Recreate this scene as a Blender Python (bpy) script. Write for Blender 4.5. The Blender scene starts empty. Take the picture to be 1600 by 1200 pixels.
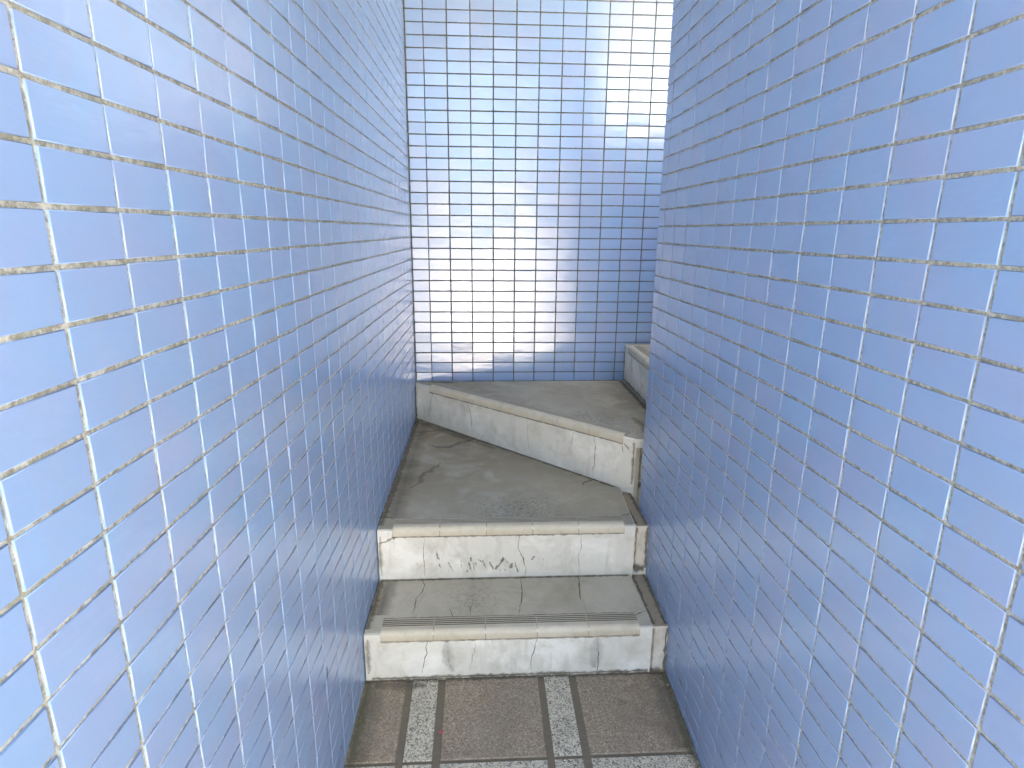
import bpy, bmesh, math, random
from mathutils import Vector, Matrix
random.seed(7)
C = bpy.context.scene.collection
ZO = 1.30                      # eye height: measured coordinates are relative to the eye, floor near z = 0 after the shift

# ---------------------------------------------------------------- measured layout (metres, eye at the origin)
XL, AL = 0.36387, 0.01651      # left wall plane  x = -XL + AL*y
XR, AR = 0.54134, 0.00447      # right wall plane x =  XR + AR*y
YB = 2.83181                   # back wall plane
KL, KR, KB = 0.52539, 1.80708, -0.23828   # joint phases
Z0, MH, MW = 0.01603, 0.04928, 0.1        # joint height phase, row height, tile module
Y_END = 1.868                  # free end of the right-hand wall
CEIL = 1.52
MOUTH = -0.40
T3 = -0.715
def t2z(y): return -0.925 + 0.025*(y-1.73)/0.9
def t1z(y): return -1.114 + 0.009*(y-1.472)/0.258
def flz(y):
    z = -1.272 + 0.07*(y-1.475)
    return z if y > 1.0 else -1.30525 + 0.01*(y-1.0)

SUN = (80, 0.28, 0.96, 4.9)
SKY, EXPO = 0.078, 3.90
ADDED_CLOUD = (12.6, 12.2, 11.5)  # colour of the unseen clouds added to the sky
MARKS = {'r1': [[[-0.1593, 1.472, -1.1405], [-0.1583, 1.472, -1.1499], [-0.1624, 1.472, -1.1723], [-0.1589, 1.472, -1.1838], [-0.1641, 1.472, -1.1988], [-0.1697, 1.472, -1.2253], [-0.176, 1.472, -1.2501]], [[-0.022, 1.472, -1.143], [-0.0205, 1.472, -1.1657], [-0.0223, 1.472, -1.1846], [-0.0279, 1.472, -1.1958], [-0.029, 1.472, -1.2149], [-0.0351, 1.472, -1.2378], [-0.0376, 1.472, -1.2571]], [[0.1587, 1.472, -1.1451], [0.1551, 1.472, -1.1639], [0.1522, 1.472, -1.1828], [0.1428, 1.472, -1.2094], [0.142, 1.472, -1.2247], [0.1435, 1.472, -1.252]], [[0.3352, 1.472, -1.1489], [0.3376, 1.472, -1.1642], [0.3413, 1.472, -1.1738], [0.3387, 1.472, -1.1891], [0.3419, 1.472, -1.2008], [0.3406, 1.472, -1.2162], [0.344, 1.472, -1.2338], [0.3413, 1.472, -1.263]]], 'r2': [[[-0.1829, 1.73, -0.9518], [-0.1836, 1.73, -0.974], [-0.1869, 1.73, -0.9842], [-0.1869, 1.73, -1.0049], [-0.1892, 1.73, -1.0326], [-0.1854, 1.73, -1.0607], [-0.187, 1.73, -1.0959]], [[0.1234, 1.73, -0.9489], [0.1185, 1.73, -1.0007], [0.1346, 1.73, -1.036], [0.1455, 1.73, -1.0804], [0.1396, 1.73, -1.1115]], [[0.3269, 1.73, -0.9502], [0.3242, 1.73, -0.9778], [0.3272, 1.73, -0.9988], [0.3175, 1.73, -1.0372], [0.3218, 1.73, -1.0657], [0.3232, 1.73, -1.105]], [[-0.3282, 1.73, -0.9744], [-0.3051, 1.73, -0.968], [-0.2878, 1.73, -0.9564], [-0.2784, 1.73, -0.9481]]], 't1': [[[-0.1938, 1.7227, -1.1053], [-0.1837, 1.6967, -1.1062], [-0.1866, 1.6618, -1.1074], [-0.2039, 1.6241, -1.1087], [-0.2025, 1.5826, -1.1101], [-0.2069, 1.5561, -1.1111]], [[0.1337, 1.7219, -1.1053], [0.1261, 1.7039, -1.1059], [0.128, 1.6532, -1.1077], [0.1248, 1.6147, -1.109], [0.1164, 1.5778, -1.1103], [0.1092, 1.5336, -1.1119]], [[0.3184, 1.723, -1.1052], [0.3172, 1.6864, -1.1065], [0.3099, 1.6414, -1.1081], [0.3078, 1.6006, -1.1095]], [[0.3078, 1.6006, -1.1095], [0.3147, 1.5794, -1.1103], [0.3144, 1.5432, -1.1115], [0.3149, 1.5213, -1.1123]], [[-0.0983, 1.577, -1.1103], [-0.0898, 1.5501, -1.1113], [-0.0832, 1.5282, -1.112]], [[0.4583, 1.5219, -1.1123], [0.4764, 1.5325, -1.1119], [0.4961, 1.5421, -1.1116]], [[-0.0292, 1.6348, -1.1083], [-0.0267, 1.6017, -1.1095], [-0.0329, 1.579, -1.1103], [-0.0365, 1.5349, -1.1118]]], 't2': [[[0.4432, 2.0848, -0.9151], [0.4173, 2.0644, -0.9157], [0.3871, 2.0487, -0.9161], [0.3757, 2.0245, -0.9168]], [[0.3233, 1.861, -0.9214], [0.3129, 1.7939, -0.9232]], [[-0.3133, 2.2475, -0.9106], [-0.2749, 2.2464, -0.9107], [-0.2368, 2.25, -0.9106], [-0.2148, 2.2638, -0.9102], [-0.164, 2.2574, -0.9103], [-0.0978, 2.2507, -0.9105], [-0.0432, 2.23, -0.9111], [-0.0046, 2.21, -0.9117]], [[0.4676, 1.7887, -0.9234], [0.5064, 1.8072, -0.9229]], [[-0.3229, 1.8124, -0.9227], [-0.3025, 1.802, -0.923], [-0.2822, 1.7918, -0.9233]], [[0.1915, 2.3114, -0.9088], [0.1444, 2.2629, -0.9102], [0.095, 2.207, -0.9117]], [[0.2767, 1.8873, -0.9206], [0.293, 1.8832, -0.9207], [0.3071, 1.8756, -0.921]], [[0.1965, 1.9298, -0.9194], [0.2341, 1.9286, -0.9195]]], 'stain': [[[-0.2351, 2.457, -0.9048], [-0.1861, 2.4115, -0.9061], [-0.1369, 2.4156, -0.906], [-0.0971, 2.4588, -0.9048], [-0.0472, 2.4917, -0.9038], [-0.0175, 2.5261, -0.9029]], [[-0.3131, 2.6006, -0.9008], [-0.2471, 2.5989, -0.9009], [-0.2004, 2.6228, -0.9002], [-0.1566, 2.6343, -0.8999]], [[-0.1637, 2.2526, -0.9105], [-0.1727, 2.2151, -0.9115], [-0.213, 2.1528, -0.9133], [-0.2254, 2.127, -0.914], [-0.2243, 2.0762, -0.9154], [-0.2645, 2.021, -0.9169]]], 'r3': [[[-0.2168, 2.6968, -0.713], [-0.2278, 2.7073, -0.7469], [-0.2373, 2.7163, -0.7966], [-0.2516, 2.73, -0.8645]], [[-0.0735, 2.56, -0.7331], [-0.0664, 2.5532, -0.7536], [-0.0503, 2.5378, -0.7752], [-0.0416, 2.5295, -0.8176], [-0.0401, 2.5281, -0.851], [-0.0396, 2.5276, -0.8755]], [[0.1879, 2.3105, -0.7384], [0.1916, 2.307, -0.7822], [0.1938, 2.3048, -0.8337], [0.2008, 2.2981, -0.891]], [[0.3567, 2.1494, -0.7486], [0.3528, 2.1531, -0.7813], [0.3522, 2.1537, -0.8171]], [[0.4248, 2.0844, -0.7496], [0.4291, 2.0803, -0.7825], [0.429, 2.0804, -0.8211], [0.4304, 2.079, -0.8595], [0.4247, 2.0845, -0.8734], [0.4266, 2.0827, -0.9002]], [[0.5166, 1.9968, -0.7412], [0.5287, 1.9853, -0.7555], [0.5333, 1.9809, -0.7631]], [[0.5113, 2.0019, -0.7504], [0.5169, 1.9965, -0.7782]]], 't3': [[[0.5564, 2.0167, -0.715], [0.5987, 2.042, -0.715]]], 'scuff': [[[-0.1442, 1.73, -1.0267], [-0.1351, 1.73, -1.0356]], [[-0.1385, 1.73, -1.0513], [-0.1342, 1.73, -1.0672]], [[-0.1104, 1.73, -1.0449], [-0.0939, 1.73, -1.0805]], [[-0.0699, 1.73, -1.0459], [-0.0621, 1.73, -1.0443]], [[-0.0684, 1.73, -1.0494], [-0.064, 1.73, -1.0707]], [[-0.0418, 1.73, -1.0465], [-0.0359, 1.73, -1.0784]], [[-0.0293, 1.73, -1.0468], [-0.0217, 1.73, -1.0787]], [[-0.0121, 1.73, -1.0385], [0.0082, 1.73, -1.0512]], [[0.002, 1.73, -1.0406], [0.0144, 1.73, -1.0725]], [[0.0239, 1.73, -1.0481], [0.0365, 1.73, -1.0731]], [[0.0428, 1.73, -1.0732], [0.0522, 1.73, -1.0628]], [[0.0616, 1.73, -1.0525], [0.0709, 1.73, -1.0316]], [[0.071, 1.73, -1.0351], [0.0868, 1.73, -1.0531]], [[0.0932, 1.73, -1.0744], [0.0994, 1.73, -1.0534]], [[-0.0515, 1.73, -1.078], [-0.0453, 1.73, -1.0852]], [[-0.0215, 1.73, -1.047], [-0.0185, 1.73, -1.0612]], [[-0.0354, 1.73, -1.0292], [-0.034, 1.73, -1.0467]], [[-0.1453, 1.73, -1.0059], [-0.1426, 1.73, -1.0268]], [[-0.2099, 1.73, -1.0496], [-0.2095, 1.73, -1.0566]], [[0.1098, 1.73, -1.0477], [0.1149, 1.73, -1.0832]], [[0.1349, 1.73, -1.0342], [0.1388, 1.73, -1.0449]], [[0.1634, 1.73, -1.0455], [0.1726, 1.73, -1.0298]], [[0.1877, 1.73, -1.0743], [0.1942, 1.73, -1.0781]], [[0.0959, 1.73, -1.0739], [0.0989, 1.73, -1.0616]], [[0.0438, 1.73, -1.078], [0.0752, 1.73, -1.0364]], [[0.025, 1.73, -1.0458], [0.0312, 1.73, -1.067]], [[0.0312, 1.73, -1.06], [0.0375, 1.73, -1.0778]], [[0.2345, 1.73, -1.04], [0.2409, 1.73, -1.042]], [[0.1998, 1.73, -1.0445], [0.2046, 1.73, -1.0457]], [[0.1164, 1.73, -1.0726], [0.1198, 1.73, -1.0905]], [[0.1287, 1.73, -1.0464], [0.1335, 1.73, -1.0483]], [[0.0769, 1.73, -1.0752], [0.0786, 1.73, -1.0841]], [[0.0596, 1.73, -1.0784], [0.0621, 1.73, -1.0837]], [[0.2323, 1.73, -1.0754], [0.2339, 1.73, -1.0772]]]}

# ---------------------------------------------------------------- node helpers
def new_mat(name):
    m = bpy.data.materials.new(name); m.use_nodes = True
    nt = m.node_tree; nt.nodes.clear()
    return m, nt
class N:
    def __init__(s, nt): s.nt = nt
    def n(s, t, **kw):
        nd = s.nt.nodes.new(t)
        for k, v in kw.items(): setattr(nd, k, v)
        return nd
    def put(s, sock, v):
        if hasattr(v, 'is_output') or isinstance(v, bpy.types.NodeSocket): s.nt.links.new(v, sock)
        elif isinstance(v, (tuple, list)) and len(v) == 3 and sock.type == 'RGBA': sock.default_value = (*v, 1)
        else: sock.default_value = v
    def math(s, op, a, b=0.0, c=None, clamp=False):
        nd = s.n('ShaderNodeMath', operation=op, use_clamp=clamp); s.put(nd.inputs[0], a); s.put(nd.inputs[1], b)
        if c is not None: s.put(nd.inputs[2], c)
        return nd.outputs[0]
    def pos(s): return s.n('ShaderNodeNewGeometry').outputs['Position']
    def mapped(s, v, scale=(1,1,1), loc=(0,0,0)):
        nd = s.n('ShaderNodeMapping'); s.put(nd.inputs[0], v); nd.inputs['Scale'].default_value = scale; nd.inputs['Location'].default_value = loc
        return nd.outputs[0]
    def noise(s, v, scale, detail=4, rough=0.55, dist=0.0):
        nd = s.n('ShaderNodeTexNoise'); s.put(nd.inputs['Vector'], v); nd.inputs['Scale'].default_value = scale
        nd.inputs['Detail'].default_value = detail; nd.inputs['Roughness'].default_value = rough; nd.inputs['Distortion'].default_value = dist
        return nd.outputs['Fac']
    def voro(s, v, scale, out='Color', feature='F1'):
        nd = s.n('ShaderNodeTexVoronoi', feature=feature); s.put(nd.inputs['Vector'], v); nd.inputs['Scale'].default_value = scale
        return nd.outputs[out]
    def ramp(s, f, stops, interp='LINEAR'):
        nd = s.n('ShaderNodeValToRGB'); cr = nd.color_ramp; cr.interpolation = interp
        while len(cr.elements) < len(stops): cr.elements.new(0.5)
        for e, (p, c) in zip(cr.elements, stops):
            e.position = p; e.color = (*c, 1) if isinstance(c, (tuple, list)) else (c, c, c, 1)
        s.put(nd.inputs[0], f); return nd.outputs[0]
    def remap(s, f, a, b, c=0.0, d=1.0):
        nd = s.n('ShaderNodeMapRange'); s.put(nd.inputs[0], f)
        for i, v in enumerate((a, b, c, d)): nd.inputs[i+1].default_value = v
        return nd.outputs[0]
    def mix(s, f, a, b, blend='MIX'):
        nd = s.n('ShaderNodeMix', data_type='RGBA', blend_type=blend); s.put(nd.inputs[0], f); s.put(nd.inputs[6], a); s.put(nd.inputs[7], b)
        return nd.outputs[2]
    def attr(s, name, out='Fac'):
        return s.n('ShaderNodeAttribute', attribute_name=name).outputs[out]
    def bump(s, h, strength=0.3, dist=0.002):
        nd = s.n('ShaderNodeBump'); s.put(nd.inputs['Height'], h); nd.inputs['Strength'].default_value = strength; nd.inputs['Distance'].default_value = dist
        return nd.outputs[0]
    def out(s, shader): s.nt.links.new(shader, s.n('ShaderNodeOutputMaterial').inputs[0])
    def bsdf(s, col, rough=0.6, normal=None, **kw):
        nd = s.n('ShaderNodeBsdfPrincipled'); s.put(nd.inputs['Base Color'], col); s.put(nd.inputs['Roughness'], rough)
        if normal is not None: s.put(nd.inputs['Normal'], normal)
        for k, v in kw.items(): s.put(nd.inputs[k.replace('_', ' ')], v)
        return nd.outputs[0]
    def sphere(s, v, c, r, soft):          # 1 inside a blob of radius r round c
        nd = s.n('ShaderNodeVectorMath', operation='DISTANCE'); s.put(nd.inputs[0], v); nd.inputs[1].default_value = c
        return s.remap(nd.outputs['Value'], r, r+soft, 1.0, 0.0)

# glazed wall tile: lustre glaze, small shifts of hue from tile to tile, faint streaks left by the glaze
def tile_material():
    m, nt = new_mat('blue_glaze'); h = N(nt); p = h.pos()
    tone = h.attr('tone')
    mott = h.noise(p, 9, 3, 0.5, 0.4)
    c = h.mix(tone, TILE_A, TILE_B)
    c = h.mix(h.remap(mott, 0.35, 0.68), c, TILE_C)
    fine = h.noise(p, 700, 2, 0.6)
    c = h.mix(h.remap(fine, 0.2, 0.8, 0.0, 0.14), c, (0.40, 0.44, 0.54))
    smear = h.noise(h.mapped(p, (5, 5, 1.6)), 4, 5, 0.65, 0.8)
    film = h.remap(smear, 0.5, 0.75, 0.0, 0.22)
    c = h.mix(film, c, (0.30, 0.33, 0.39))
    wav = h.noise(h.mapped(p, (14, 14, 42)), 1.6, 2, 0.5)
    streak = h.noise(h.mapped(p, (40, 40, 420)), 1.0, 2, 0.5)
    hgt = h.math('ADD', h.math('MULTIPLY', wav, 1.0), h.math('MULTIPLY', streak, 0.10))
    rough = h.remap(h.math('ADD', smear, h.math('MULTIPLY', tone, 0.15)), 0.3, 0.85, TILE_R[0], TILE_R[1])
    h.out(h.bsdf(c, rough, h.bump(hgt, 0.16, 0.004), IOR=TILE_IOR, Thin_Film_Thickness=FILM[0], Thin_Film_IOR=FILM[1]))
    return m
TILE_A, TILE_B, TILE_C = (0.225, 0.335, 0.545), (0.268, 0.334, 0.530), (0.218, 0.350, 0.565)
TILE_R, TILE_IOR, FILM = (0.13, 0.28), 2.10, (0.0, 1.33)

def grout_material(name, a, b, moss):
    m, nt = new_mat(name); h = N(nt); p = h.pos()
    f = h.noise(p, 130, 4, 0.7)
    g = h.noise(p, 22, 3, 0.6)
    c = h.mix(h.remap(f, 0.40, 0.60), a, b)
    c = h.mix(h.remap(g, 0.48, 0.72, 0.0, 0.75), c, moss)
    h.out(h.bsdf(c, 0.9, h.bump(f, 0.6, 0.002)))
    return m

def paint_material(name, base, bright, dirt, amount, rough=0.62, specks=0.0):
    m, nt = new_mat(name); h = N(nt); p = h.pos()
    big = h.noise(p, 3.6, 5, 0.6, 0.6); mid = h.noise(p, 14, 5, 0.62, 0.5); fine = h.noise(p, 260, 3, 0.7)
    runs = h.noise(h.mapped(p, (26, 26, 2.6)), 1.0, 4, 0.6)
    c = h.mix(h.remap(big, 0.50, 0.62), base, bright)
    c = h.mix(h.remap(mid, 0.50, 0.78, 0.0, amount), c, dirt)
    c = h.mix(h.remap(runs, 0.56, 0.8, 0.0, amount*0.8), c, dirt)
    c = h.mix(h.remap(fine, 0.30, 0.75, 0.0, 0.22), c, tuple(v*0.62 for v in base))
    if specks:
        v = h.voro(p, 150, 'Distance'); sel = h.noise(p, 30, 2)
        s = h.math('MULTIPLY', h.remap(v, 0.10, 0.2, 1.0, 0.0), h.remap(sel, 0.55, 0.62))
        c = h.mix(h.math('MULTIPLY', s, specks), c, (0.06, 0.055, 0.05))
    hg = h.math('ADD', h.math('MULTIPLY', mid, 1.4), h.math('MULTIPLY', fine, 0.25))
    h.out(h.bsdf(c, rough, h.bump(hg, 0.55, 0.004)))
    return m

def tread_material(name, A, B, L):
    m, nt = new_mat(name); h = N(nt); p = h.pos()
    big = h.noise(p, 3.2, 5, 0.6, 0.8); mid = h.noise(p, 12, 5, 0.65, 0.6); fine = h.noise(p, 420, 3, 0.7)
    c = h.mix(h.remap(big, 0.38, 0.66), A, B)
    c = h.mix(h.remap(mid, 0.46, 0.74, 0.0, 0.5), c, L)
    c = h.mix(h.remap(fine, 0.30, 0.70, 0.0, 0.30), c, (0.18, 0.175, 0.16))
    # tan weathering where water stands by the left-hand wall of the second tread
    w = h.math('MULTIPLY', h.sphere(p, (-0.22, 2.42, ZO-0.91), 0.26, 0.42), h.remap(h.noise(p, 6, 5, 0.62, 0.9), 0.38, 0.54))
    c = h.mix(h.math('MULTIPLY', w, 0.8), c, (0.215, 0.175, 0.115))
    w = h.math('MULTIPLY', h.sphere(p, (0.62, 2.45, ZO-0.715), 0.08, 0.26), h.remap(h.noise(p, 9, 4, 0.6, 0.8), 0.34, 0.55))
    c = h.mix(h.math('MULTIPLY', w, 0.7), c, (0.215, 0.180, 0.125))
    bl = h.math('MULTIPLY', h.remap(h.noise(p, 5.2, 6, 0.66, 1.1), 0.50, 0.66), 0.42)
    c = h.mix(bl, c, (0.26, 0.225, 0.155))
    # black foot scuffs: a patch of dark grit on the second and third treads
    g = h.noise(p, 85, 5, 0.8); gs = h.remap(g, 0.47, 0.60)
    for cc, r, s, k in (((0.155, 1.835, ZO-0.92), 0.02, 0.15, 0.72), ((0.02, 1.82, ZO-0.92), 0.0, 0.20, 0.4), ((0.45, 2.20, ZO-0.715), 0.02, 0.22, 0.6), ((-0.02, 1.62, ZO-1.11), 0.0, 0.12, 0.5)):
        c = h.mix(h.math('MULTIPLY', h.math('MULTIPLY', h.sphere(p, cc, r, s), gs), k), c, (0.07, 0.07, 0.066))
    v = h.voro(p, 95, 'Distance'); sel = h.noise(p, 24, 2)
    s = h.math('MULTIPLY', h.remap(v, 0.08, 0.17, 1.0, 0.0), h.remap(sel, 0.56, 0.62))
    c = h.mix(h.math('MULTIPLY', s, 0.7), c, (0.07, 0.065, 0.06))
    hg = h.math('ADD', h.math('MULTIPLY', mid, 1.2), h.math('MULTIPLY', fine, 0.3))
    h.out(h.bsdf(c, 0.66, h.bump(hg, 0.5, 0.003)))
    return m

def speckle_material(name, cols, scale, tint, stain, rough=0.75, coarse=0.35):
    m, nt = new_mat(name); h = N(nt); p = h.pos()
    v = h.voro(p, scale); sep = h.n('ShaderNodeSeparateColor'); h.put(sep.inputs[0], v)
    v2 = h.voro(p, scale*1.9); sep2 = h.n('ShaderNodeSeparateColor'); h.put(sep2.inputs[0], v2)
    f = h.math('ADD', h.math('MULTIPLY', sep.outputs[0], 1-coarse), h.math('MULTIPLY', sep2.outputs[1], coarse))
    c = h.ramp(f, cols)
    t = h.noise(p, 6, 5, 0.62, 0.7)
    c = h.mix(h.remap(t, 0.45, 0.72, 0.0, tint[1]), c, tint[0])
    d = h.noise(p, 11, 5, 0.68, 0.9)
    c = h.mix(h.remap(d, 0.52, 0.76, 0.0, stain[1]), c, stain[0])
    h.out(h.bsdf(c, rough, h.bump(f, 0.25, 0.0015)))
    return m

def nosing_material(name, A, B):
    m, nt = new_mat(name); h = N(nt); p = h.pos()
    tone = h.attr('tone'); d = h.noise(p, 22, 5, 0.68, 0.7); f = h.noise(p, 380, 3, 0.7)
    c = h.mix(tone, A, B)
    c = h.mix(h.remap(f, 0.34, 0.66, 0.0, 0.30), c, (0.36, 0.305, 0.20))
    c = h.mix(h.remap(d, 0.45, 0.75, 0.0, 0.6), c, (0.40, 0.33, 0.21))
    h.out(h.bsdf(c, 0.5, h.bump(f, 0.35, 0.001)))
    return m

def flat_material(name, a, b, scale=60, rough=0.85):
    m, nt = new_mat(name); h = N(nt); p = h.pos()
    f = h.noise(p, scale, 4, 0.65)
    h.out(h.bsdf(h.mix(f, a, b), rough, h.bump(f, 0.4, 0.002)))
    return m

# grime laid on the surface: 'edge' runs 0..1..0 across the strip so its outline frays away
def grime_material(name, a, b, scale=70, cover=0.5, soft=0.4, most=0.8):
    m, nt = new_mat(name); h = N(nt); p = h.pos()
    e = h.attr('edge'); f = h.noise(p, scale, 6, 0.8); g = h.noise(p, scale*0.14, 4, 0.65)
    k = h.math('ADD', h.math('ADD', h.math('MULTIPLY', f, 0.8), h.math('MULTIPLY', g, 1.1)), h.math('MULTIPLY', e, 0.75))
    k = h.math('MULTIPLY', h.remap(k, 1.75-cover-soft, 1.75-cover+soft), h.remap(e, 0.0, 0.35, 0.0, most))
    mixn = h.n('ShaderNodeMixShader'); h.put(mixn.inputs[0], k)
    h.nt.links.new(h.n('ShaderNodeBsdfTransparent').outputs[0], mixn.inputs[1])
    h.nt.links.new(h.bsdf(h.mix(f, a, b), 0.9), mixn.inputs[2])
    h.out(mixn.outputs[0]); return m

M = dict(
    tile=tile_material(),
    grout=grout_material('wall_grout', (0.245, 0.23, 0.175), (0.54, 0.52, 0.43), (0.245, 0.24, 0.17)),
    grout_dark=grout_material('mossy_grout', (0.075, 0.080, 0.060), (0.15, 0.15, 0.115), (0.07, 0.085, 0.05)),
    riser=paint_material('white_riser', (0.66, 0.63, 0.53), (0.82, 0.79, 0.69), (0.45, 0.405, 0.30), 0.85),
    tread=tread_material('pale_tread', (0.54, 0.50, 0.385), (0.45, 0.405, 0.295), (0.60, 0.565, 0.45)),
    tread_dim_dirty=tread_material('dim_dirty_tread', (0.40, 0.37, 0.28), (0.31, 0.27, 0.18), (0.48, 0.45, 0.36)),  # dirtier, and darkened for the weaker light deeper in the passage
    curb_top=flat_material('brown_curb', (0.20, 0.160, 0.110), (0.36, 0.31, 0.235), 45),
    curb_face=paint_material('stained_curb_face', (0.60, 0.545, 0.43), (0.68, 0.63, 0.53), (0.30, 0.235, 0.15), 0.7),
    nosing=nosing_material('cream_nosing', (0.57, 0.515, 0.385), (0.62, 0.57, 0.44)),
    nosing_top=nosing_material('trodden_nosing', (0.43, 0.39, 0.295), (0.49, 0.445, 0.34)),
    groove=flat_material('groove_dirt_shade', (0.045, 0.037, 0.025), (0.10, 0.082, 0.056), 90),
    brown=speckle_material('brown_paver', [(0.0, (0.115, 0.088, 0.060)), (0.30, (0.245, 0.196, 0.136)), (0.7, (0.315, 0.256, 0.178)), (1.0, (0.54, 0.46, 0.345))], 290, ((0.20, 0.175, 0.135), 0.5), ((0.15, 0.105, 0.066), 0.6)),
    granite=speckle_material('white_granite', [(0.0, (0.075, 0.068, 0.052)), (0.24, (0.19, 0.174, 0.132)), (0.40, (0.42, 0.385, 0.295)), (1.0, (0.69, 0.64, 0.49))], 300, ((0.36, 0.345, 0.285), 0.35), ((0.24, 0.22, 0.165), 0.45), coarse=0.25),
    joint=flat_material('brown_joint', (0.12, 0.098, 0.066), (0.20, 0.168, 0.118), 90),
    chip=flat_material('chipped_edge', (0.05, 0.055, 0.05), (0.14, 0.14, 0.125), 120),
    crack=flat_material('crack', (0.075, 0.064, 0.048), (0.17, 0.14, 0.10), 90),
    fine_crack=flat_material('fine_crack', (0.22, 0.20, 0.165), (0.36, 0.34, 0.30), 90),
    scuff=grime_material('black_scuff', (0.08, 0.08, 0.076), (0.20, 0.195, 0.18), 160, 0.40, 0.5, 0.72),
    rust=grime_material('rusty_stain', (0.22, 0.155, 0.085), (0.36, 0.275, 0.165), 110, 0.46, 0.5, 0.65),
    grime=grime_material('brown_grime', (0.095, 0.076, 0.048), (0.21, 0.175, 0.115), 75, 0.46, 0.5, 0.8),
    stain=grime_material('tan_stain', (0.17, 0.142, 0.092), (0.25, 0.215, 0.15), 50, 0.34, 0.5, 0.6),
    faint=grime_material('faint_run', (0.46, 0.44, 0.385), (0.54, 0.52, 0.46), 60, 0.50, 0.6, 0.42),
    moss=grime_material('green_moss', (0.085, 0.085, 0.045), (0.17, 0.16, 0.095), 70, 0.42, 0.5, 0.75),
    plaster=flat_material('grey_plaster', (0.50, 0.48, 0.43), (0.56, 0.54, 0.49), 12),
    concrete=flat_material('grey_concrete', (0.30, 0.30, 0.285), (0.40, 0.40, 0.385), 20),
    paving=flat_material('pale_paving', (0.46, 0.435, 0.39), (0.54, 0.515, 0.47), 6),
)

# ---------------------------------------------------------------- mesh building
class MB:
    def __init__(s): s.v, s.f, s.m, s.sm, s.t, s.e = [], [], [], [], [], []
    def vert(s, p, e=0.0): s.v.append((p[0], p[1], p[2])); s.e.append(e); return len(s.v)-1
    def face(s, ids, mat=0, smooth=False, tone=0.5): s.f.append(tuple(ids)); s.m.append(mat); s.sm.append(smooth); s.t.append(tone)
    def build(s, name, mats, parent=None, base=None):
        me = bpy.data.meshes.new(name)
        b = Vector(base) if base else Vector((0, 0, 0))
        me.from_pydata([(x-b.x, y-b.y, z+ZO-b.z) for x, y, z in s.v], [], s.f)
        for mt in mats: me.materials.append(M[mt])
        me.polygons.foreach_set('material_index', s.m); me.polygons.foreach_set('use_smooth', s.sm)
        a = me.attributes.new('tone', 'FLOAT', 'FACE'); a.data.foreach_set('value', s.t)
        a = me.attributes.new('edge', 'FLOAT', 'POINT'); a.data.foreach_set('value', s.e)
        me.update()
        o = bpy.data.objects.new(name, me); C.objects.link(o)
        if parent is not None: o.parent = parent
        return o
def tag(o, label=None, cat=None, group=None, kind=None):
    for k, v in (('label', label), ('category', cat), ('group', group), ('kind', kind)):
        if v: o[k] = v
    return o
def empty(name, loc):
    o = bpy.data.objects.new(name, None); o.location = loc; o.empty_display_size = 0.1; C.objects.link(o); return o

def prism(mb, poly, ztop, zbot, side=0, top=1, bevel=0.006):
    """solid with a plan outline (counter-clockwise), ztop(y) and rounded upper arrises"""
    n = len(poly)
    cx = [Vector((x, y)) for x, y in poly]
    def inset(d):
        out = []
        for i in range(n):
            a, b, c = cx[i-1], cx[i], cx[(i+1) % n]
            e1 = (b-a).normalized(); e2 = (c-b).normalized()
            n1 = Vector((-e1.y, e1.x)); n2 = Vector((-e2.y, e2.x))
            k = (n1+n2); k = k/max(0.2, k.dot(n1)) if k.length > 1e-6 else n1
            out.append(b+k*d)
        return out
    rings = []
    r0 = [mb.vert((p.x, p.y, zbot)) for p in cx]
    rings.append(r0)
    for ang in (0, 30, 60, 90):
        a = math.radians(ang); ins = inset(bevel*(1-math.cos(a)))
        rings.append([mb.vert((p.x, p.y, ztop(q.y)-bevel*(1-math.sin(a)))) for p, q in zip(ins, cx)])
    for k in range(len(rings)-1):
        for i in range(n):
            j = (i+1) % n
            mb.face((rings[k][i], rings[k][j], rings[k+1][j], rings[k+1][i]), side if k < 2 else (side if k < 3 else top), k > 0)
    mb.face(rings[-1], top)
    mb.face(list(reversed(r0)), side)

def ribbon(mb, pts, normal, width, mat, lift=0.0006, jitter=0.55, step=0.009, taper=True, wob=0.0015):
    """hairline or stain laid along a polyline, with a ragged width and a slight lift off the surface"""
    jitter *= min(1.0, 0.022/width); step = max(step, width*0.35)
    P = [Vector(p) for p in pts]; nrm = Vector(normal).normalized(); q = []
    for a, b in zip(P, P[1:]):
        k = max(1, int((b-a).length/step))
        for i in range(k): q.append(a.lerp(b, i/k))
    q.append(P[-1]); rows = []; L = len(q)
    for i, p in enumerate(q):
        t = (q[min(i+1, L-1)]-q[max(i-1, 0)]).normalized(); s = nrm.cross(t).normalized()
        w = width*(1+random.uniform(-jitter, jitter))*0.5
        if taper: w *= min(1.0, 0.35+0.65*min(i, L-1-i)/max(1, L*0.25))
        c = p + s*random.uniform(-wob, wob) + nrm*lift
        rows.append([mb.vert(c-s*w, 0.0), mb.vert(c, 1.0), mb.vert(c+s*w, 0.0)])
    for r, t in zip(rows, rows[1:]):
        mb.face((r[0], r[1], t[1], t[0]), mat); mb.face((r[1], r[2], t[2], t[1]), mat)

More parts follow.
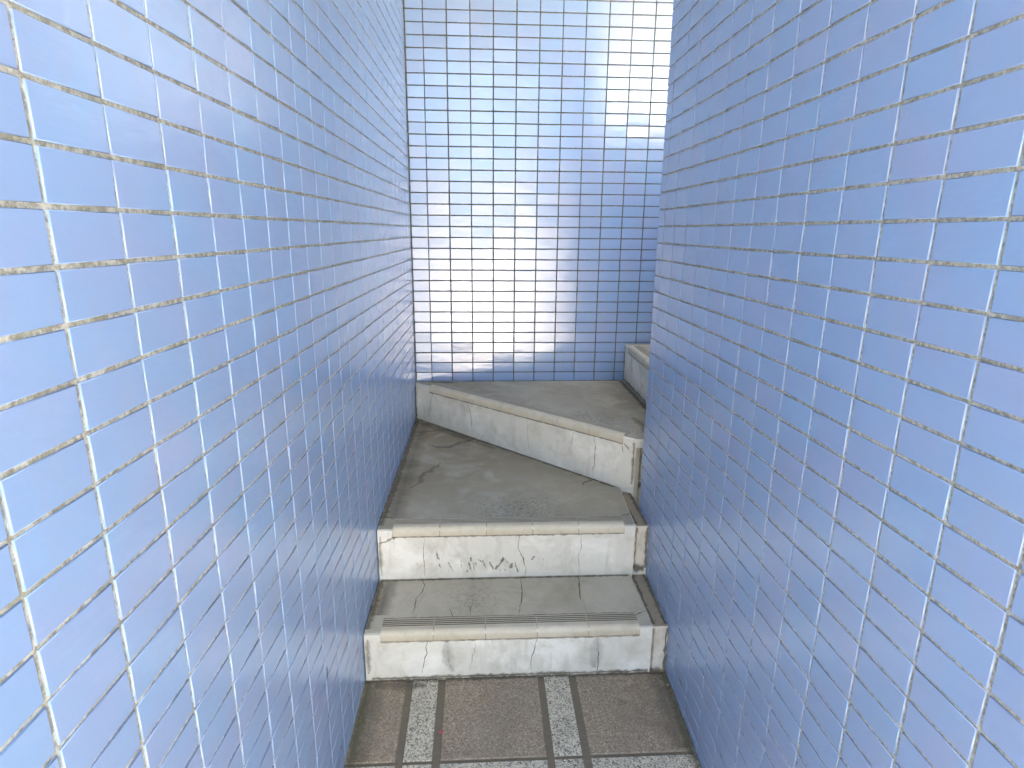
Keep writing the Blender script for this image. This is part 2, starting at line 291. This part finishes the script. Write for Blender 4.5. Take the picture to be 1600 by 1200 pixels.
GAP, DEPTH, RND = 0.0048, 0.0022, 0.0010
def tiles(mb, O, sd, n, s0, s1, z0, z1, sph, mat=0, tilt=0.00022):
    """glazed 95 x 45 mm tiles: pillow-edged faces standing proud of the grout, each a hair out of true"""
    sd = Vector(sd).normalized(); n = Vector(n).normalized(); O = Vector(O); up = Vector((0, 0, 1))
    flip = sd.cross(up).dot(n) < 0
    for k in range(math.floor((s0-sph)/MW), math.ceil((s1-sph)/MW)+1):
        a, b = sph+k*MW, sph+(k+1)*MW
        ga = GAP/2 if a > s0 else 0.0; gb = GAP/2 if b < s1 else 0.0
        a, b = max(a, s0), min(b, s1)
        if b-a < 0.012: continue
        ox = random.gauss(0, 0.00018)
        for j in range(math.floor((z0-Z0)/MH), math.ceil((z1-Z0)/MH)+1):
            c, d = Z0+j*MH, Z0+(j+1)*MH
            c, d = max(c, z0), min(d, z1)
            if d-c < 0.008: continue
            sx = random.gauss(0, 0.00022)+ox; sz = random.gauss(0, 0.00018)
            A, B, Cc, D = a+ga+sx, b-gb+sx, c+GAP/2+sz, d-GAP/2+sz
            tx, tz = random.gauss(0, tilt), random.gauss(0, tilt); off = random.gauss(0, 0.0001)
            tone = min(1, max(0, random.gauss(0.5, 0.19)))
            mx, mz, hx, hz = (A+B)/2, (Cc+D)/2, (B-A)/2, (D-Cc)/2
            rings = []
            for ins, dp in ((0.0, -DEPTH), (0.0, -RND), (RND*0.3, -RND*0.3), (RND, 0.0)):
                r = []
                for su, sv in ((-1, -1), (1, -1), (1, 1), (-1, 1)):
                    s, z = mx+su*(hx-ins), mz+sv*(hz-ins)
                    dd = dp + ((su*tx+sv*tz+off) if dp > -DEPTH else 0.0)
                    r.append(mb.vert(O+sd*s+up*z+n*dd))
                rings.append(r)
            for q in range(3):
                for i in range(4):
                    w = (i+1) % 4; f = (rings[q][i], rings[q][w], rings[q+1][w], rings[q+1][i])
                    mb.face(f[::-1] if flip else f, mat, q > 0, tone)
            mb.face(rings[3][::-1] if flip else rings[3], mat, False, tone)

def slab(mb, O, sd, n, s0, s1, z0, z1, front, thick, mat):
    """backing of a wall, from 'front' (along n) back through its thickness"""
    sd = Vector(sd).normalized(); n = Vector(n).normalized(); O = Vector(O)
    ids = [mb.vert(O+sd*s+Vector((0, 0, z))+n*d) for d in (front, front-thick) for s, z in ((s0, z0), (s1, z0), (s1, z1), (s0, z1))]
    for f in ((0,1,2,3), (7,6,5,4), (0,4,5,1), (1,5,6,2), (2,6,7,3), (3,7,4,0)): mb.face([ids[i] for i in f], mat)
def box(mb, x0, x1, y0, y1, z0, z1, mat):
    ids = [mb.vert((x, y, z)) for z in (z0, z1) for x, y in ((x0, y0), (x1, y0), (x1, y1), (x0, y1))]
    for f in ((3,2,1,0), (4,5,6,7), (0,1,5,4), (1,2,6,5), (2,3,7,6), (3,0,4,7)): mb.face([ids[i] for i in f], mat)

# ---------------------------------------------------------------- walls
LX = lambda y: -XL+AL*y
RX = lambda y: XR+AR*y
wl = MB()
tiles(wl, (-XL, 0, 0), (AL, 1, 0), (1, -AL, 0), -0.9, YB-0.003, -1.36, CEIL, KL)
CH = (1, 0, 0)
for c, w in (([(-0.3451, 1.139, -0.942), (-0.3451, 1.136, -0.962), (-0.3452, 1.131, -0.976)], 0.006), ([(-0.3454, 1.122, -1.048), (-0.3454, 1.121, -1.064), (-0.3455, 1.116, -1.075)], 0.006),
             ([(-0.3427, 1.283, -1.143), (-0.3427, 1.285, -1.162)], 0.006), ([(-0.3444, 1.178, -1.215), (-0.3441, 1.196, -1.219), (-0.3441, 1.199, -1.235)], 0.006), ([(-0.3473, 1.0054, -0.392), (-0.3473, 1.006, -0.397)], 0.005)):
    ribbon(wl, c, CH, w, 2, lift=0.0012, jitter=0.6, step=0.004)
slab(wl, (-XL, 0, 0), (AL, 1, 0), (1, -AL, 0), -0.9, YB+0.15, -1.5, CEIL-0.002, -DEPTH, 0.2, 1)
tag(wl.build('tiled_wall', ['tile', 'grout', 'chip']), 'long blue tiled wall on the left, catching the brighter sky-blue light', 'wall', kind='thing')

wb = MB()
tiles(wb, (0, YB, 0), (1, 0, 0), (0, -1, 0), LX(YB)+0.004, 3.2, -1.36, 1.9, KB, tilt=0.00030)
slab(wb, (0, YB, 0), (1, 0, 0), (0, -1, 0), LX(YB)-0.02, 3.2, -1.5, 1.9, -DEPTH, 0.2, 1)
tag(wb.build('tiled_wall', ['tile', 'grout_dark']), 'blue tiled end wall behind the stairs, mirroring white daylight', 'wall', kind='thing')

wr = MB()
TH = 0.20
tiles(wr, (XR, 0, 0), (AR, 1, 0), (-1, AR, 0), MOUTH, Y_END-0.001, -1.36, CEIL, KR-2.0)
for c, w in (([(0.5474, 1.360, -1.200), (0.5473, 1.337, -1.204)], 0.006), ([(0.5472, 1.302, -1.197), (0.5471, 1.295, -1.203)], 0.008), ([(0.5462, 1.077, -1.159), (0.5461, 1.066, -1.160)], 0.005), ([(0.5461, 1.0746, -0.549), (0.5461, 1.068, -0.552)], 0.004)):
    ribbon(wr, c, (-1, 0, 0), w, 2, lift=0.0012, jitter=0.6, step=0.004)
slab(wr, (XR, 0, 0), (AR, 1, 0), (-1, AR, 0), MOUTH, Y_END-DEPTH, -1.5, CEIL-0.002, -DEPTH, TH-DEPTH, 1)
tiles(wr, (RX(Y_END), Y_END, 0), (1, 0, 0), (0, 1, 0), 0.001, TH, -1.36, CEIL, 0.06)
tag(wr.build('tiled_wall', ['tile', 'grout', 'chip']), 'blue tiled wall on the right whose far end the stairs turn round', 'wall', kind='thing')

wp = MB()     # low wall beside the upper flight, seen mirrored in the end wall
PX = RX(Y_END)+TH
tiles(wp, (PX+0.003, Y_END, 0), (1, 0, 0), (0, 1, 0), 0.0, 2.45, -1.36, 0.56, 0.06)
slab(wp, (PX+0.003, Y_END, 0), (1, 0, 0), (0, 1, 0), 0.0, 2.45, -1.5, 0.56, -DEPTH, 0.14, 1)
box(wp, PX+0.003, PX+2.453, Y_END-0.16, Y_END+0.012, 0.5625, 0.62, 2)
tag(wp.build('parapet_wall', ['tile', 'grout', 'concrete']), 'low tiled parapet with concrete coping beside the upper stair flight', 'wall', kind='thing')

mb = MB(); box(mb, -0.75, 1.75, MOUTH-0.02, YB-0.006, CEIL+0.002, CEIL+0.2, 0)
tag(mb.build('ceiling', ['plaster']), kind='structure')

# ---------------------------------------------------------------- floor and ground
fl = MB()
ys = [MOUTH-0.02, 0.2, 1.0, 1.25, 1.62]
rowsv = [[fl.vert((x, y, flz(y)-0.004)) for x in (-0.40, 0.60)] for y in ys]
for a, b in zip(rowsv, rowsv[1:]): fl.face((a[0], a[1], b[1], b[0]), 2)
xcuts = []      # (x0, x1, is strip)
for k in range(-1, 2):
    o = k*0.382
    xcuts.append((-0.107+o, 0.163+o, False)); xcuts.append((0.182+o, 0.256+o-0.002, True))
ycuts = []; y = 1.213+0.27; 
for k in range(-1, 7):
    o = -k*0.355
    ycuts.append((1.213+o-0.355+0.0, 1.213+o-0.355+0.27, False)); ycuts.append((1.138+o, 1.203+o, True))
def paver(x0, x1, y0, y1, mat):
    x0, x1 = max(x0, -0.352), min(x1, 0.553); y0, y1 = max(y0, MOUTH), min(y1, 1.60)
    if x1-x0 < 0.01 or y1-y0 < 0.01: return
    tone = random.random(); r = []
    dz = random.uniform(-0.0006, 0.0006)
    for ins, d in ((0, -0.006), (0, -0.0016), (0.0016, 0.0)):
        r.append([fl.vert((x, y, flz(y)+d+dz)) for x, y in ((x0+ins, y0+ins), (x1-ins, y0+ins), (x1-ins, y1-ins), (x0+ins, y1-ins))])
    for q in range(2):
        for i in range(4): w = (i+1) % 4; fl.face((r[q][i], r[q][w], r[q+1][w], r[q+1][i]), mat, False, tone)
    fl.face(r[2], mat, False, tone)
for x0, x1, xs in xcuts:
    for y0, y1, yst in ycuts: paver(x0, x1, y0, y1, 1 if (xs or yst) else 0)
# grime: along both wall feet, at the foot of the first step
def along(mb, f, y0, y1, nrm, w, mat, n=9, **kw): ribbon(mb, [f(y0+(y1-y0)*i/n) for i in range(n+1)], nrm, w, mat, **kw)
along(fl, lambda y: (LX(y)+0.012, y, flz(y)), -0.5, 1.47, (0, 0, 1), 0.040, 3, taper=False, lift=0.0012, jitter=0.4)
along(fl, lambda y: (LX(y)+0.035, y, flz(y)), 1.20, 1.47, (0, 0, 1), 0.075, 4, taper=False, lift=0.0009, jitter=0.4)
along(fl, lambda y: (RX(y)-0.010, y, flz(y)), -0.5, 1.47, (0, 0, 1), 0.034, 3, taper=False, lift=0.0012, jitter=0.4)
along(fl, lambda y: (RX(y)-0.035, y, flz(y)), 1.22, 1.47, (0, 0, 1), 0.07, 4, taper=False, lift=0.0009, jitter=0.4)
ribbon(fl, [(x/20*0.9-0.34, 1.468, flz(1.468)) for x in range(21)], (0, 0, 1), 0.020, 5, taper=False, lift=0.0016, jitter=0.4)
ribbon(fl, [(-0.31, 1.452, flz(1.45)), (-0.16, 1.447, flz(1.447))], (0, 0, 1), 0.05, 4, lift=0.0013, jitter=0.4)
tag(fl.build('floor', ['brown', 'granite', 'joint', 'moss', 'stain', 'grime']), kind='structure')

mb = MB(); S = 150
ids = [mb.vert(p) for p in ((-S, -S, -1.36), (S, -S, -1.36), (S, S, -1.36), (-S, S, -1.36))]; mb.face(ids)
tag(mb.build('ground', ['paving']), kind='structure')

# ---------------------------------------------------------------- staircase
BASE = (0.10, 1.472, ZO-1.272)
st = empty('staircase', BASE)
tag(st, 'worn white painted winder stairs with cream grooved nosings, turning right', 'stairs')

# profile across a nosing tile, (distance behind the riser face, height above the tread)
GROOVES = (0.0520, 0.0435, 0.0350, 0.0265)
PROF = [(0.0605, -0.004), (0.0605, 0.0038), (0.0580, 0.0046)]
for g in GROOVES:
    PROF += [(g+0.0022, 0.0046), (g+0.0012, 0.0012), (g-0.0012, 0.0012), (g-0.0022, 0.0046)]
NF = len(PROF)
for i in range(0, 10):
    a = math.radians(90-90*i/9); PROF.append((0.0125-0.0152*math.cos(a), -0.0125+0.0172*math.sin(a)))
PROF += [(-0.0022, -0.0250), (-0.0016, -0.0268), (0.002, -0.0262)]
def nosing(name, a, b, zt, parent):
    """one extruded nosing tile from plan point a to b; the step lies to the left of a->b"""
    a = Vector((a[0], a[1])); b = Vector((b[0], b[1])); t = (b-a).normalized(); inn = Vector((-t.y, t.x))
    mb = MB(); ring = []
    for p in (a, b):
        ring.append([mb.vert((p.x+inn.x*q, p.y+inn.y*q, zt+z)) for q, z in PROF])
    n = len(PROF); tone = random.random()
    for i in range(n-1): mb.face((ring[0][i], ring[0][i+1], ring[1][i+1], ring[1][i]), 0 if i >= NF-1 else 2, i >= NF, tone)
    for p, rev in ((a, True), (b, False)):                          # end caps with vertices of their own
        cap = [mb.vert((p.x+inn.x*q, p.y+inn.y*q, zt+z)) for q, z in PROF]
        mb.face(cap[::-1] if rev else cap, 0, False, tone)
    # dirt settled in the grooves, widened and darkened to include their shade
    for g in GROOVES:
        c = [(p.x+inn.x*g, p.y+inn.y*g, zt+0.0041) for p in (a, b)]
        ribbon(mb, c, (0, 0, 1), 0.0046, 1, lift=0, jitter=0.3, wob=0.0001, taper=False)
    return mb.build(name, ['nosing', 'groove', 'nosing_top'], parent, BASE)
def nosing_row(A, B, zt, parent, n, gap=0.0022):
    A = Vector(A); B = Vector(B); d = (B-A); L = d.length/n; t = d.normalized()
    for k in range(n): nosing('nosing_tile', A+t*(L*k+gap/2), A+t*(L*(k+1)-gap/2), zt, parent)
    # dark bedding behind, between and under the tiles
    mb = MB(); inn = Vector((-t.y, t.x))
    def P(s, q, z): v = A+t*s+inn*q; return (v.x, v.y, zt+z)
    L0 = d.length
    for q0, z0, q1, z1 in ((0.0630, 0.0008, 0.010, 0.0008), (-0.0012, -0.0085, -0.0012, -0.0282), (-0.0012, -0.0282, 0.002, -0.0282)):
        i = [mb.vert(P(0, q0, z0)), mb.vert(P(0, q1, z1)), mb.vert(P(L0, q1, z1)), mb.vert(P(L0, q0, z0))]; mb.face(i, 0)
    for k in range(1): ribbon(mb, [P(L0*i/20, -0.0013-0.0004*k, -0.0290) for i in range(21)], (inn.x*-1, inn.y*-1, 0), 0.004 if k else 0.007, 1, taper=False, jitter=0.6, lift=0.0006, wob=0.001)
    ribbon(mb, [P(L0*i/20, 0.0640, 0.0016) for i in range(21)], (0, 0, 1), 0.0050, 2, taper=False, jitter=0.6, lift=0.0006, wob=0.0012)
    mb.build('bedding_mortar', ['rustjoint', 'rust', 'grime'], parent, BASE)
M['rustjoint'] = flat_material('rusty_joint', (0.24, 0.185, 0.115), (0.38, 0.31, 0.20), 70)

UP = (0, 0, 1); FR = (0, -1, 0)
MATS = ['riser', 'tread', 'crack', 'fine_crack', 'grime', 'scuff', 'stain', 'moss', 'rust', 'faint']
# --- first step
s1 = MB()
prism(s1, [(LX(1.47)+0.003, 1.472), (0.498, 1.472), (0.498, 1.80), (LX(1.8)+0.002, 1.80)], t1z, -1.34)
for c, w, mt in zip(MARKS['r1'], (0.0021, 0.0015, 0.0024, 0.0024), (2, 3, 2, 2)): ribbon(s1, c, FR, w, mt)
for i, (c, w) in enumerate(zip(MARKS['t1'], (0.0026, 0.0024, 0.0042, 0.0018, 0.0020, 0.0028, 0.0018))): ribbon(s1, c, UP, w, 3 if i == 3 else 2)
ribbon(s1, [(LX(1.72)+0.01+i*0.028, 1.722, t1z(1.722)) for i in range(30)], UP, 0.014, 4, taper=False, jitter=0.4, lift=0.0008)
along(s1, lambda y: (LX(y)+0.010, y, t1z(y)), 1.49, 1.72, UP, 0.026, 4, taper=False, lift=0.001, jitter=0.4)
along(s1, lambda y: (LX(y)+0.035, y, t1z(y)), 1.55, 1.72, UP, 0.08, 6, taper=False, lift=0.0009, jitter=0.4)
ribbon(s1, [(LX(1.47)+0.02+i*0.028, 1.472, -1.266) for i in range(30)], FR, 0.014, 4, taper=False, jitter=0.6, lift=0.0008)
ribbon(s1, [(LX(1.47)+0.012, 1.472, -1.25+i*0.013) for i in range(10)], FR, 0.02, 6, jitter=0.5, lift=0.0008)
ribbon(s1, [(-0.10, 1.472, -1.142), (-0.098, 1.472, -1.21), (-0.085, 1.472, -1.25)], FR, 0.045, 9, jitter=0.5, lift=0.0007)
ribbon(s1, [(0.335, 1.472, -1.142), (0.337, 1.472, -1.20), (0.33, 1.472, -1.25)], FR, 0.050, 9, jitter=0.5, lift=0.0007)
o1 = s1.build('step', MATS, st, BASE)
nosing_row((-0.290, 1.472), (0.460, 1.472), -1.114, o1, 5)
# --- second step
s2 = MB()
prism(s2, [(LX(1.73)+0.003, 1.73), (0.502, 1.73), (0.515, 2.04), (LX(2.82)+0.02, 2.815), (LX(2.82)+0.002, 2.815)], t2z, -1.30)
for c, w, mt in zip(MARKS['r2'], (0.0024, 0.0020, 0.0017, 0.0034), (3, 2, 3, 8)): ribbon(s2, c, FR, w*(3 if mt == 8 else 1), mt)
for i, (c, w) in enumerate(zip(MARKS['t2'], (0.009, 0.0024, 0.0026, 0.0034, 0.0036, 0.0026, 0.0025, 0.0025))): ribbon(s2, c, UP, w, 2 if i in (0, 3, 4) else 3, lift=0.0009)
for c in MARKS['scuff']:
    ribbon(s2, c, FR, random.uniform(0.005, 0.010), 5, jitter=0.6, step=0.004, lift=0.0007)
for c, w in zip(MARKS['stain'], (0.030, 0.022, 0.030)): ribbon(s2, c, UP, w, 6, lift=0.0007, jitter=0.6, wob=0.006)
W3A, W3B = Vector((-0.325, 2.800)), Vector((0.552, 1.963))
T = (W3B-W3A).normalized(); OUT = Vector((T.y, -T.x))          # along the winder riser, and out of it
def w3(s, q=0.0): p = W3A+T*s+OUT*q; return (p.x, p.y)
ribbon(s2, [(*w3(i*0.04+0.02, 0.008), t2z(w3(i*0.04+0.02, 0.006)[1])) for i in range(29)], UP, 0.018, 4, taper=False, jitter=0.5, lift=0.0010)
ribbon(s2, [(*w3(i*0.04+0.04, 0.03), t2z(w3(i*0.04+0.04, 0.03)[1])) for i in range(14)], UP, 0.07, 6, jitter=0.5, lift=0.0006)
along(s2, lambda y: (LX(y)+0.011, y, t2z(y)), 1.75, 2.76, UP, 0.028, 4, taper=False, lift=0.0011, jitter=0.4, n=20)
along(s2, lambda y: (LX(y)+0.045, y, t2z(y)), 1.80, 2.72, UP, 0.10, 6, taper=False, lift=0.0008, jitter=0.4, n=20)
ribbon(s2, [(LX(1.73)+0.010, 1.73, -1.09+i*0.014) for i in range(11)], FR, 0.016, 6, jitter=0.5, lift=0.0008)
ribbon(s2, [(-0.281, 1.73, -0.932), (-0.279, 1.73, -0.962)], FR, 0.018, 8, jitter=0.5, lift=0.0010)
o2 = s2.build('step', ['riser', 'tread_dim_dirty']+MATS[2:], st, BASE)
nosing_row((-0.284, 1.73), (0.466, 1.73), -0.925, o2, 5)
# --- third step: the winder, its riser running diagonally from the far corner to the end of the right wall
s3 = MB(); zt3 = lambda y: T3
prism(s3, [(LX(2.8)+0.003, W3A.y), (W3B.x, W3B.y), (1.6, W3B.y), (1.6, 2.826), (LX(2.826)+0.003, 2.826)], zt3, T3-0.033)
prism(s3, [(LX(2.8)+0.003, W3A.y), (W3B.x, W3B.y), (0.575, 1.990), (0.575, 2.826), (LX(2.826)+0.003, 2.826)], lambda y: T3-0.0333, -1.2, bevel=0.0004)
N3 = (OUT.x, OUT.y, 0)
for c, w, mt in zip(MARKS['r3'], (0.0022, 0.0024, 0.0018, 0.0018, 0.0022, 0.0040, 0.0030), (3, 2, 3, 3, 2, 8, 8)): ribbon(s3, c, N3, w*(2.5 if mt == 8 else 1), mt)
for c in MARKS['t3']: ribbon(s3, c, UP, 0.003, 2)
ribbon(s3, [(*w3(0.012, 0.0), -0.88+i*0.016) for i in range(10)], N3, 0.02, 7, taper=False, jitter=0.6, lift=0.0009)
ribbon(s3, [(*w3(1.205, 0.0), -0.89+i*0.016) for i in range(11)], N3, 0.012, 8, taper=False, jitter=0.6, lift=0.0009)
ribbon(s3, [(LX(2.82)+0.03+i*0.04, 2.817, T3) for i in range(27)], UP, 0.018, 7, taper=False, jitter=0.5, lift=0.0009)
ribbon(s3, [(-0.26+i*0.03, 2.80-0.004*i, T3) for i in range(6)], UP, 0.03, 7, jitter=0.5, lift=0.0008)
along(s3, lambda y: (0.690, y, T3), 1.98, 2.80, UP, 0.035, 4, taper=False, lift=0.0010, jitter=0.5)
ribbon(s3, [(0.60, 1.99, T3), (0.62, 2.10, T3), (0.60, 2.22, T3)], UP, 0.05, 6, jitter=0.6, lift=0.0007)
o3 = s3.build('step', ['riser', 'tread_dim_dirty']+MATS[2:], st, BASE)
nosing_row(w3(0.115, 0), w3(1.160, 0), T3, o3, 7)
# --- the flight that climbs away behind the right wall
zt = T3
for k in range(4):
    z4 = T3+0.182*(k+1); x4 = 0.707+0.28*k
    s4 = MB()
    prism(s4, [(x4, 1.885), (1.9+0.0*k if k < 3 else 2.6, 1.885), (1.9 if k < 3 else 2.6, 2.826), (x4, 2.826)], lambda y, z4=z4: z4, -0.75 if k == 0 else z4-0.21)
    if k == 0:
        along(s4, lambda y: (x4, y, T3+0.008), 1.95, 2.82, (-1, 0, 0), 0.022, 4, taper=False, lift=0.0009, jitter=0.5)
        for yy in (2.50, 2.36, 2.22): ribbon(s4, [(x4, yy, z4-0.03), (x4, yy+0.004, z4-0.09), (x4, yy-0.003, T3+0.01)], (-1, 0, 0), 0.0024, 2)
        ribbon(s4, [(x4, 2.815, T3+0.01+i*0.016) for i in range(11)], (-1, 0, 0), 0.02, 7, taper=False, jitter=0.5, lift=0.0009)
        ribbon(s4, [(x4+0.02+i*0.03, 2.818, z4) for i in range(8)], UP, 0.016, 7, taper=False, jitter=0.5, lift=0.0009)
    o4 = s4.build('step', MATS, st, BASE)
    nosing_row((x4, 2.755), (x4, 2.005), z4, o4, 5)
# --- dirty margin along the right-hand wall, stepping up with the stairs
def curb(x0, x1, y0, y1, ztop, zbot):
    mb = MB(); prism(mb, [(x0, y0), (x1, y0), (x1, y1), (x0, y1)], ztop, zbot, 0, 1, 0.004)
    along(mb, lambda y: (x0+0.004, y, ztop(y)), y0+0.01, y1-0.01, UP, 0.012, 2, taper=False, lift=0.001, jitter=0.5)
    along(mb, lambda y: (x1-0.006, y, ztop(y)), y0+0.01, y1-0.01, UP, 0.018, 4, taper=False, lift=0.001, jitter=0.5)
    zf = ztop(y0)
    ribbon(mb, [(x0+0.003, y0, zf-0.004-i*0.015) for i in range(11)], FR, 0.010, 3, taper=False, jitter=0.6, lift=0.0009)
    ribbon(mb, [(x1-0.004, y0, zf-0.004-i*0.015) for i in range(11)], FR, 0.010, 2, taper=False, jitter=0.6, lift=0.0009)
    ribbon(mb, [(x0+i*0.006, y0, zbot_vis(zf)) for i in range(int((x1-x0)/0.006))], FR, 0.035, 2, taper=False, jitter=0.5, lift=0.0012)
    return mb.build('side_curb', ['curb_face', 'curb_top', 'grime', 'rust', 'moss'], st, BASE)
def zbot_vis(zf): return zf-0.155
curb(0.501, 0.5475, 1.480, 1.79, lambda y: t1z(y)-0.008, -1.34)
curb(0.505, 0.5485, 1.738, 1.985, lambda y: t2z(y)-0.009, -1.30)
curb(0.5765, 0.72, 1.992, 2.10, lambda y: -0.7495, -1.2)

# ---------------------------------------------------------------- litter on the floor
def leaf(name, loc, size, yaw, mats, curl=0.25, width=0.42):
    mb = MB(); n = 7; rows = []
    for i in range(n+1):
        u = i/n; w = width*math.sin(math.pi*min(1, u*0.93+0.05))**0.8; z = curl*(u-0.5)**2
        rows.append([mb.vert((loc[0]+size*((u-0.5)*math.cos(yaw)-s*w*math.sin(yaw)), loc[1]+size*((u-0.5)*math.sin(yaw)+s*w*math.cos(yaw)), loc[2]+0.0012+size*(z+0.25*abs(s)*w)))
                     for s in (-1, -0.5, 0, 0.5, 1)])
    for a, b in zip(rows, rows[1:]):
        for i in range(4): mb.face((a[i], a[i+1], b[i+1], b[i]), 0, True)
    o = mb.build(name, mats, None, (loc[0], loc[1], loc[2]+ZO)); o.location = (loc[0], loc[1], loc[2]+ZO)
    sol = o.modifiers.new('thickness', 'SOLIDIFY'); sol.thickness = 0.0004
    return o
M['petal'] = flat_material('crimson_petal', (0.42, 0.035, 0.075), (0.56, 0.10, 0.16), 200, 0.5)
M['leaf_brown'] = flat_material('dry_leaf', (0.16, 0.065, 0.030), (0.30, 0.13, 0.06), 200, 0.7)
M['leaf_tan'] = flat_material('tan_leaf', (0.30, 0.21, 0.10), (0.40, 0.30, 0.17), 200, 0.7)
tag(leaf('flower_petal', (-0.1095, 1.290, flz(1.29)), 0.013, 0.5, ['petal'], 0.9, 0.40), 'tiny crimson petal lying on the middle brown paving slab', 'petal')
G = 'dry leaf scraps at the foot of the right wall'
tag(leaf('dry_leaf', (0.541, 1.3985, flz(1.3985)), 0.010, 1.2, ['leaf_brown'], 0.8), 'small red brown dry leaf scrap by the right wall', 'leaf', G)
tag(leaf('dry_leaf', (0.5375, 1.420, flz(1.42)), 0.009, 0.3, ['leaf_tan'], 0.8), 'small tan dry leaf scrap by the right wall, nearest the first step', 'leaf', G)
tag(leaf('dry_leaf', (0.5440, 1.3885, flz(1.3885)), 0.007, 2.3, ['leaf_brown'], 0.8), 'smallest dark dry leaf scrap by the right wall, furthest from the first step', 'leaf', G)

# ---------------------------------------------------------------- camera
cam = bpy.data.cameras.new('camera'); co = bpy.data.objects.new('camera', cam); C.objects.link(co)
cam.sensor_width = 36; cam.lens = 925.39/1600*36; cam.clip_start = 0.02; cam.clip_end = 1000
R = Matrix(((0.9986, 0.00502, -0.0527), (-0.05228, 0.25077, -0.96664), (0.00836, 0.96803, 0.25068)))
co.matrix_world = Matrix.Translation((0, 0, ZO)) @ R.to_4x4()
bpy.context.scene.camera = co

# ---------------------------------------------------------------- daylight
SUN_EL, SUN_H = math.radians(SUN[0]), Vector((SUN[1], SUN[2])).normalized()     # elevation; horizontal direction the light travels
sun = bpy.data.lights.new('sun', 'SUN'); sun.energy = SUN[3]; sun.angle = math.radians(0.53); sun.color = (1.0, 0.865, 0.66)
so = bpy.data.objects.new('sun', sun); C.objects.link(so)
d = Vector((SUN_H.x*math.cos(SUN_EL), SUN_H.y*math.cos(SUN_EL), -math.sin(SUN_EL)))
so.rotation_euler = d.to_track_quat('-Z', 'Y').to_euler(); so.location = (-3, -8, 12)
w = bpy.data.worlds.new('World'); bpy.context.scene.world = w; w.use_nodes = True
nt = w.node_tree; nt.nodes.clear()
sky = nt.nodes.new('ShaderNodeTexSky'); sky.sky_type = 'NISHITA'; sky.sun_disc = False
sky.sun_elevation = SUN_EL; sky.sun_rotation = math.atan2(-SUN_H.x, -SUN_H.y)
sky.dust_density = 2.5
h = N(nt)
tc = nt.nodes.new('ShaderNodeTexCoord').outputs['Generated']                    # direction on the sky
added_bank = h.n('ShaderNodeVectorMath', operation='DOT_PRODUCT'); h.put(added_bank.inputs[0], tc); added_bank.inputs[1].default_value = (0.36, -0.88, 0.30)  # unseen cloud bank, added to whiten the end wall's upper-right reflection
puff = h.noise(h.mapped(tc, (2.2, 2.2, 4.0), (0.3, 1.7, 0.2)), 1.6, 6, 0.55, 0.3)
amount = h.remap(h.math('ADD', puff, h.remap(added_bank.outputs['Value'], 0.950, 0.985, 0.0, 0.50)), 0.68, 0.90)
bg = nt.nodes.new('ShaderNodeBackground'); bg.inputs[1].default_value = SKY
h.put(bg.inputs[0], h.mix(amount, sky.outputs[0], ADDED_CLOUD))
nt.links.new(bg.outputs[0], nt.nodes.new('ShaderNodeOutputWorld').inputs[0])

sc = bpy.context.scene
sc.render.engine = 'CYCLES'
sc.view_settings.view_transform = 'Standard'; sc.view_settings.look = 'None'; sc.view_settings.exposure = EXPO; sc.view_settings.gamma = 1
sc.cycles.use_denoising = True
sc.cycles.max_bounces = 16; sc.cycles.diffuse_bounces = 8; sc.cycles.glossy_bounces = 8; sc.cycles.transparent_max_bounces = 12
sc.cycles.sample_clamp_indirect = 20
